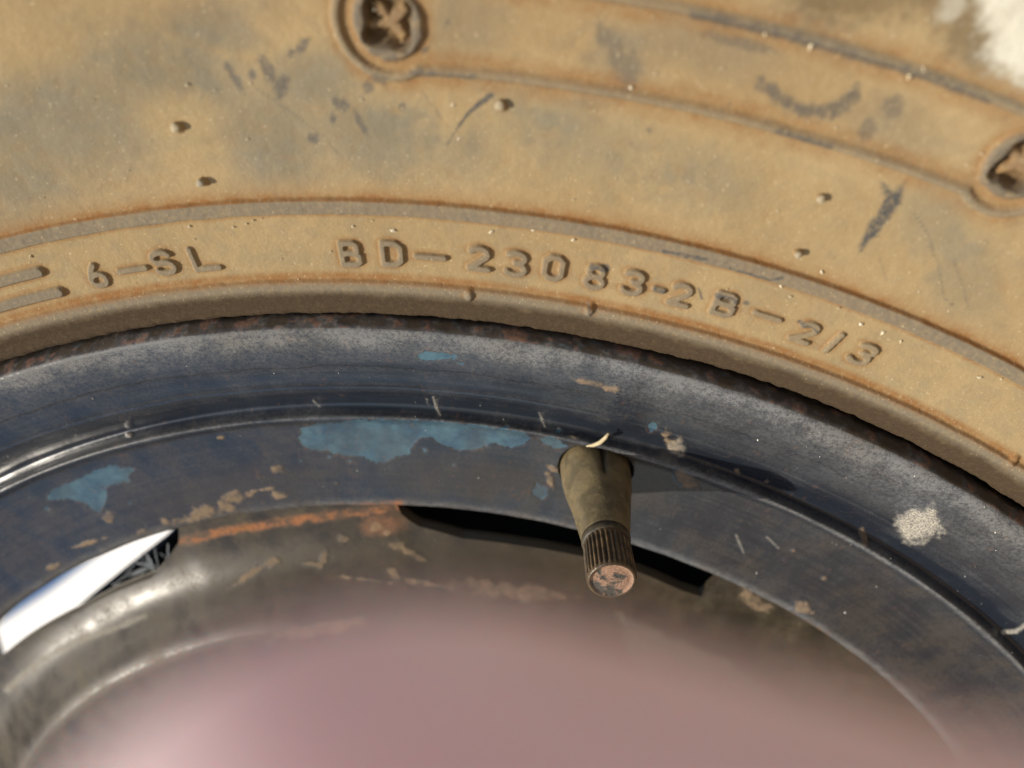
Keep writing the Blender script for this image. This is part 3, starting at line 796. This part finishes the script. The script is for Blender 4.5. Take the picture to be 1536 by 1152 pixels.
def build_valve():
    root = tag(empty('tyre_valve', tuple(map(float, VB))), 'dusty olive rubber tyre valve with brown ridged dust cap poking out of the rim', 'valve')
    Rm = frame_of(V_AX)
    m = Mat('dusty_valve_rubber')
    n1 = m.noise(240, 5, .6, .6); n2 = m.noise(700, 4, .6); n3 = m.noise(3500, 2)
    c = m.mix(m.ramp(n1, .38, .62), (.100, .078, .042), (.165, .126, .064))
    c = m.mix(m.ramp(n2, .5, .75, 0, .5), c, (.24, .195, .105))
    c = m.mix(m.attr('notch'), c, (.02, .017, .012))
    m.bump(m.math('ADD', n2, m.math('MULTIPLY', n3, .3)), .0002, .6)
    mr = m.out(c, .46, .5)
    L = V_LEN
    zs = np.r_[np.linspace(-.006, .0, 6), np.linspace(.0006, L - .0078, 44)]
    R0 = .00535
    def rad(z):
        return float(np.interp(z, [-.006, .0, .004, .0065, .0095, L - .0115, L - .0100, L - .0078], [.0064, .00635, .0062, .0059, .0053, .0043, .00405, .0034]))
    # the slit in the foot faces the tyre side
    up = Rm.T @ np.array([1.0, 0, 0]); ta = math.atan2(up[1], up[0]) - .12
    segs = 96
    def nd(i, j, t):
        d = abs((t - ta + math.pi) % (2 * math.pi) - math.pi)
        z = zs[i]
        return -.0009 * math.exp(-(d / .075) ** 2) * float(sstep(.0090, .0060, z)) + .00006 * math.sin(5 * t + 300 * z)
    V, F = lathe([(z, rad(z)) for z in zs], segs, VB, Rm, nd)
    t = np.tile(np.arange(segs) * 2 * math.pi / segs, len(zs)); d = abs((t - ta + math.pi) % (2 * math.pi) - math.pi)
    notch = np.exp(-(d / .09) ** 2) * sstep(.0090, .0062, np.repeat(zs, segs))
    put('stem', mesh_np('stem', V, F, {'notch': notch}), mr, root)
    # dark neck under the cap
    zc = L - .0084
    V, F = lathe([(zc - .0014, .0031), (zc - .0012, .0040), (zc - .0004, .0041), (zc + .0004, .0039), (zc + .0004, .001)], 64, VB, Rm)
    put('collar', mesh_np('collar', V, F), mat_simple('dark_collar', (.025, .020, .013), (.07, .055, .03), 500, .5, .0001), root)
    # ridged cap
    m = Mat('grimy_cap'); n = m.noise(420, 5, .65); nf = m.noise(2600, 3)
    c = m.mix(m.ramp(n, .35, .65), (.040, .026, .012), (.105, .066, .030))
    c = m.mix(m.math('MULTIPLY', m.attr('groove'), m.ramp(nf, .3, .6, .5, 1)), c, (.020, .013, .007))
    c = m.mix(m.math('MULTIPLY', m.attr('ridge'), m.ramp(n, .45, .7, .05, .8)), c, (.32, .215, .10))
    m.bump(m.math('ADD', n, nf), .00008, .6)
    mc = m.out(c, .38, .6)
    rows = [(zc - .0001, .0029), (zc, .00380), (zc + .0006, .00392)] + [(zc + .0006 + .0068 * k / 14, .00392 + .00012 * k / 14) for k in range(1, 15)] + [(zc + .0078, .00396), (zc + .0082, .00382), (zc + .0084, .00362), (zc + .0083, .0034)]
    NRID = 30
    def rid(i, j, t):
        on = 1.0 if 3 <= i <= 16 else (.4 if i in (2, 17) else 0)
        w_ = .5 + .5 * math.cos(NRID * t)
        return on * (-.00034 * (1 - w_ ** .7))
    segs = NRID * 10
    V, F = lathe(rows, segs, VB, Rm, rid)
    t = np.tile(np.arange(segs) * 2 * math.pi / segs, len(rows)); w_ = .5 + .5 * np.cos(NRID * t)
    ok = np.repeat([1.0 if 3 <= i <= 16 else 0 for i in range(len(rows))], segs)
    cap = put('cap', mesh_np('cap', V, F, {'groove': (1 - w_) ** 1.5 * ok, 'ridge': w_ ** 4 * ok}), mc, root)
    # end face with dried reddish mud
    m = Mat('muddy_cap_end'); n = m.noise(330, 5, .62); nf = m.noise(2600, 3)
    c = m.mix(m.ramp(nf, .3, .7), (.24, .140, .088), (.34, .215, .150))
    c = m.mix(m.ramp(n, .44, .52, 1, 0), c, (.060, .058, .050))
    m.bump(m.math('ADD', m.ramp(n, .40, .46), nf), .00025, .6)
    rows = [(zc + .0083, .0034), (zc + .0080, .0031), (zc + .0081, .0027), (zc + .0082, .0018), (zc + .00825, .0008), (zc + .00825, .00001)]
    V, F = lathe(rows, 64, VB, Rm)
    put('cap_end', mesh_np('cap_end', V, F), m.out(c, .85, .3), cap)['label'] = 'flat cap end caked with pinkish dried mud'
build_valve()

# ------------------------------------------------------------------ what shows through the slots
def prism(pts_front, dirv, depth):
    n = len(pts_front); V = list(pts_front) + [p + dirv * depth for p in pts_front]
    F = [tuple(range(n)), tuple(range(2 * n - 1, n - 1, -1))] + [(i, (i + 1) % n + 0, (i + 1) % n + n, i + n)[::-1] for i in range(n)]
    return np.array(V), F

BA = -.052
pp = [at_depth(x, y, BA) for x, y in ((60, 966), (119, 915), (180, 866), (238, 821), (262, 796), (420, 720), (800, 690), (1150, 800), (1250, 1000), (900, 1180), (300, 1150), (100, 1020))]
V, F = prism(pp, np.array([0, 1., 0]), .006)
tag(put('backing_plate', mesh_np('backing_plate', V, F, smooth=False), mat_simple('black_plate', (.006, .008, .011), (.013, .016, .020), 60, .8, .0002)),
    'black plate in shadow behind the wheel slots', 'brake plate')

# pale panel far behind, sunlit
WY = .62
wp = []
for x, y in ((-700, 2200), (-420, 1260), (-8, 944), (70, 893), (330, 700), (800, 700), (900, 2600)):
    d = ray(x, y); tt_ = (WY - CAMLOC[1]) / d[1]; wp.append(CAMLOC + d * tt_)
zt = np.array([p[2] for p in wp])
V, F = prism(wp, np.array([0, 1., 0]), .012)
tag(put('white_panel', mesh_np('white_panel', V, F, smooth=False), mat_simple('white_gloss_paint', (.80, .80, .79), (.84, .84, .83), 5, .5, 0)),
    'bright sunlit white panel seen through the slot behind the wheel', 'panel')

# cobweb strands
def tube(pts, rad, segs=6):
    P = np.array(pts); V = []; n = len(P)
    for i in range(n):
        t = P[min(i + 1, n - 1)] - P[max(i - 1, 0)]; t = t / (np.linalg.norm(t) + 1e-12)
        u = np.cross(t, [.3, .9, .2]); u /= np.linalg.norm(u); v = np.cross(t, u)
        q = rad if np.isscalar(rad) else rad[i]
        for j in range(segs):
            A_ = 2 * math.pi * j / segs; V.append(P[i] + q * (u * math.cos(A_) + v * math.sin(A_)))
    F = [tuple(x) for x in grid_faces(n, segs, True)]
    F += [tuple(range(segs))[::-1], tuple(range((n - 1) * segs, n * segs))]
    return V, F

def build_web():
    WA = -.030; rng = random.Random(4)
    anchor = [((168, 879), (215, 826)), ((176, 876), (240, 872)), ((205, 845), (262, 862)), ((232, 822), (243, 868)), ((215, 828), (225, 838)), ((225, 838), (233, 858)), ((233, 858), (244, 856)), ((225, 838), (226, 852)), ((226, 852), (233, 858)),
              ((200, 862), (226, 852)), ((185, 868), (200, 862)), ((208, 872), (214, 858)), ((165, 885), (173, 893)), ((158, 893), (164, 884)), ((150, 897), (178, 884)), ((240, 830), (252, 838)), ((252, 838), (262, 842)), ((252, 838), (244, 856)),
              ((212, 834), (218, 850)), ((218, 850), (205, 858)), ((140, 903), (160, 889)), ((170, 874), (174, 890)), ((252, 815), (256, 846)), ((233, 858), (240, 868)), ((192, 860), (226, 846)), ((154, 900), (170, 880)), ((222, 832), (222, 850)), ((218, 850), (233, 858))]
    V, F = [], []
    for (a, b) in anchor:
        pa, pb = at_depth(*a, WA), at_depth(*b, WA)
        bow = np.array([rng.uniform(-1, 1), rng.uniform(-1, 1), rng.uniform(-1, 1)]) * np.linalg.norm(pb - pa) * .07
        ln = [pa + (pb - pa) * t + bow * 4 * t * (1 - t) for t in np.linspace(0, 1, 7)]
        v, f = tube(ln, rng.choice([.00004, .00006, .00009]), 5)
        F += [tuple(i + len(V) for i in q) for q in f]; V += v
    for (a, b) in (((668, 772), (640, 800)), ((706, 795), (694, 812)), ((820, 790), (808, 818)), ((630, 770), (634, 782))):
        pass
    tag(put('cobweb', mesh_np('cobweb', np.array(V), F), mat_simple('web_silk', (.55, .62, .70), (.70, .75, .80), 300, .6)),
        'pale tangled cobweb stretched across the slot in front of the black plate', 'cobweb')
build_web()

# ------------------------------------------------------------------ small things lying on the wheel
def straw():
    pts = [((880, 669), .0006), ((890, 668), .0012), ((900, 664), .0018), ((908, 657), .0022), ((913, 650), .0024)]
    P = [at_depth(x, y, -.0112 + h) for (x, y), h in pts]
    V, F = tube(catmull(P, 6), .0003, 8) if False else tube(P, [.00015, .00034, .00040, .00036, .0002], 8)
    tag(put('straw', mesh_np('straw', np.array(V), F), mat_simple('dry_straw', (.42, .34, .20), (.55, .46, .29), 900, .8)),
        'short curl of dry straw lying on the rim above the valve', 'straw')
straw()

def grit():
    rng = random.Random(12); V, F = [], []
    spots = [(280, 127, 2.4), (375, 125, 1.5), (302, 318, 2), (284, 340, 2.2), (350, 341, 2), (369, 336, 2), (380, 331, 2.5), (679, 157, 2.4), (688, 208, 1.6), (947, 131, 3), (589, 346, 3), (736, 348, 3), (860, 360, 3), (1172, 429, 3), (1292, 486, 3.5), (1324, 499, 3.5), (1470, 566, 3), (1247, 449, 2.5),
             (1148, 51, 3), (1217, 67, 4), (1386, 106, 4), (1364, 114, 3), (1180, 197, 3.5), (1233, 408, 2.5), (45, 385, 2.5), (800, 345, 2), (529, 340, 2), (906, 350, 2), (1020, 378, 2), (1351, 512, 2.5), (1502, 568, 2), (1258, 462, 2), (1186, 445, 2)]
    for _ in range(60): spots.append((rng.uniform(0, 1536), rng.uniform(0, 480), rng.uniform(.7, 1.5)))
    for x, y, s in spots:
        R0, _ = polar(at_depth(x, y, .006)); a = float(SIDEF(R0)); p = at_depth(x, y, a); R1, _ = polar(p)
        if R1 < .1985: continue
        p = at_depth(x, y, float(SIDEF(R1)) + .0002)
        q = s * p_mm; b = len(V)
        el = rng.uniform(1, 1.9); rt = rng.uniform(0, 3.14)
        for dx, dy, dz in ((1, 0, 0), (.2, .9, 0), (-.9, .3, 0), (-.3, -.8, 0), (.1, .1, .8), (0, 0, -.8)):
            u_, v_ = dx * el, dy; c_, s_ = math.cos(rt), math.sin(rt)
            V.append(p + q * np.array([(u_ * c_ - v_ * s_) * rng.uniform(.8, 1.2), -dz, (u_ * s_ + v_ * c_) * rng.uniform(.8, 1.2)]))
        F += [(b, b + 1, b + 4), (b + 1, b + 2, b + 4), (b + 2, b + 3, b + 4), (b + 3, b, b + 4), (b + 1, b, b + 5), (b + 2, b + 1, b + 5), (b + 3, b + 2, b + 5), (b, b + 3, b + 5)]
    tag(put('grit', mesh_np('grit', np.array(V), F, smooth=False), mat_simple('pale_grit', (.55, .45, .28), (.75, .68, .52), 900, .9)),
        'pale specks of grit stuck to the dusty tyre sidewall', 'grit', kind='stuff')
p_mm = .00010
grit()

def rim_grit():
    rng = random.Random(5); V, F = [], []
    spots = [(139, 598, 1.8), (236, 610, 1.6), (343, 520, 1.8), (280, 549, 1.5), (12, 685, 1.4), (23, 692, 1.2), (75, 696, 1.2), (80, 532, 1.5), (1137, 660, 2), (1230, 685, 1.8), (1135, 860, 2), (1268, 919, 2.2), (1315, 880, 1.8), (718, 717, 1.6), (536, 706, 1.5), (113, 652, 1.3), (1372, 714, 2), (1493, 799, 1.6)]
    for _ in range(150): spots.append((rng.uniform(0, 1536), rng.uniform(480, 1000), rng.uniform(.5, 1.1)))
    R_tab = np.array([.1436, .1452, .1520, .1580, .1630, .1660, .1674, .1681, .1697, .1712, .1735, .1765, .1800, .1840, .1870, .1892, .1902]); A_tab = np.array([-.0176, -.0166, -.0155, -.0147, -.0134, -.0121, -.0106, -.0105, -.0126, -.0116, -.0090, -.0062, -.0042, -.0019, -.0006, 0, -.0002])
    for x, y, s in spots:
        a = -.008
        for _ in range(8):
            R0, _t = polar(at_depth(x, y, a)); a = .5 * a + .5 * float(np.interp(R0, R_tab, A_tab))
        if R0 < .146 or R0 > .1898: continue
        if (x - 893) ** 2 + (y - 730) ** 2 < 90 ** 2: continue
        p = at_depth(x, y, a + .0001); q = s * p_mm; b = len(V)
        for dx, dy, dz in ((1, 0, 0), (.2, .9, 0), (-.9, .3, 0), (-.3, -.8, 0), (.1, .1, .9), (0, 0, -1.2)):
            V.append(p + q * np.array([dx * rng.uniform(.7, 1.3), -dz, dy * rng.uniform(.7, 1.3)]))
        F += [(b, b + 1, b + 4), (b + 1, b + 2, b + 4), (b + 2, b + 3, b + 4), (b + 3, b, b + 4), (b + 1, b, b + 5), (b + 2, b + 1, b + 5), (b + 3, b + 2, b + 5), (b, b + 3, b + 5)]
    tag(put('rim_grit', mesh_np('rim_grit', np.array(V), F, smooth=False), mat_simple('white_grit', (.6, .58, .52), (.8, .78, .72), 900, .8)),
        'tiny white specks of dust on the dark painted rim', 'grit', kind='stuff')
rim_grit()

# ------------------------------------------------------------------ the photographer's finger in front of the lens
def build_finger():
    def cp(x, y, d):
        """pixel and distance from the lens"""
        return CAMLOC + ray(x, y) * d
    tip = cp(190, 1480, .0186); j1 = cp(1760, 1740, .0110); 
    ax = j1 - tip; ax /= np.linalg.norm(ax)
    tocam = CAMLOC - (tip + j1) / 2; tocam -= ax * (tocam @ ax); tocam /= np.linalg.norm(tocam)
    side = np.cross(ax, tocam)
    # section along the finger: distance from the tip, radius, pad/nail asymmetry
    L = [(-.0002, .0001), (0, .0018), (.0005, .0036), (.0014, .0054), (.0028, .0067), (.0048, .0075), (.0080, .0079), (.0105, .0077), (.0140, .0071), (.018, .0067), (.022, .0070), (.027, .0077), (.032, .0081), (.040, .0083), (.047, .0085), (.051, .0089), (.055, .0088), (.064, .0091), (.078, .0098), (.084, .0098)]
    cv = catmull(L, 5); segs = 48; V = []
    for (s_, q_) in cv:
        # gentle bend at the joints, away from the lens
        c = tip + ax * s_ + (-tocam) * (max(0, s_ - .006) ** 1.5 * 3.6 if s_ < .021 else .00661 + (s_ - .021) * .661)
        for j in range(segs):
            t = 2 * math.pi * j / segs
            kx, ky = math.cos(t), math.sin(t)
            crease = .00022 * (math.exp(-((s_ - .0170) / .0007) ** 2) + math.exp(-((s_ - .0190) / .0006) ** 2) + math.exp(-((s_ - .0515) / .0008) ** 2))
            q = q_ - crease
            flat = 1 - .10 * max(0, -kx)
            V.append(c + q * (tocam * kx * flat * .94 + side * ky))
    V = np.array(V); F = grid_faces(len(cv), segs, True)
    m = Mat('skin'); n = m.noise(300, 4); nf = m.noise(1600, 3)
    c = m.mix(m.ramp(n, .35, .65), (.86, .65, .62), (.90, .70, .67))
    m.bump(nf, .00008, .5)
    mm = m.out(c, .5, .4)
    m.b.inputs['Subsurface Weight'].default_value = 1.0
    m.b.inputs['Subsurface Radius'].default_value = (.0060, .0030, .0024)
    m.b.inputs['Subsurface Scale'].default_value = 1.0
    root = put('finger', mesh_np('finger', V, F), mm)
    tag(root, 'pink fingertip held close in front of the wheel, blurred', 'finger')
    # nail on the far side
    nv = []; nF = []
    ns, nw = 12, 11
    for i in range(ns):
        s_ = .0008 + .0105 * i / (ns - 1)
        q_ = np.interp(s_, cv[:, 0], cv[:, 1]); c = tip + ax * s_
        for j in range(nw):
            t = math.pi + (j / (nw - 1) - .5) * 1.7
            q = max(q_, .0030) + .00025
            nv.append(c + q * (tocam * math.cos(t) * .88 + side * math.sin(t)))
    nF = grid_faces(ns, nw, False)
    nail = put('nail', mesh_np('nail', np.array(nv), nF), mat_simple('nail_keratin', (.66, .44, .38), (.70, .50, .44), 200, .3), root)
    sm = nail.modifiers.new('thickness', 'SOLIDIFY'); sm.thickness = .0005
build_finger()
SC.cycles.use_denoising = True
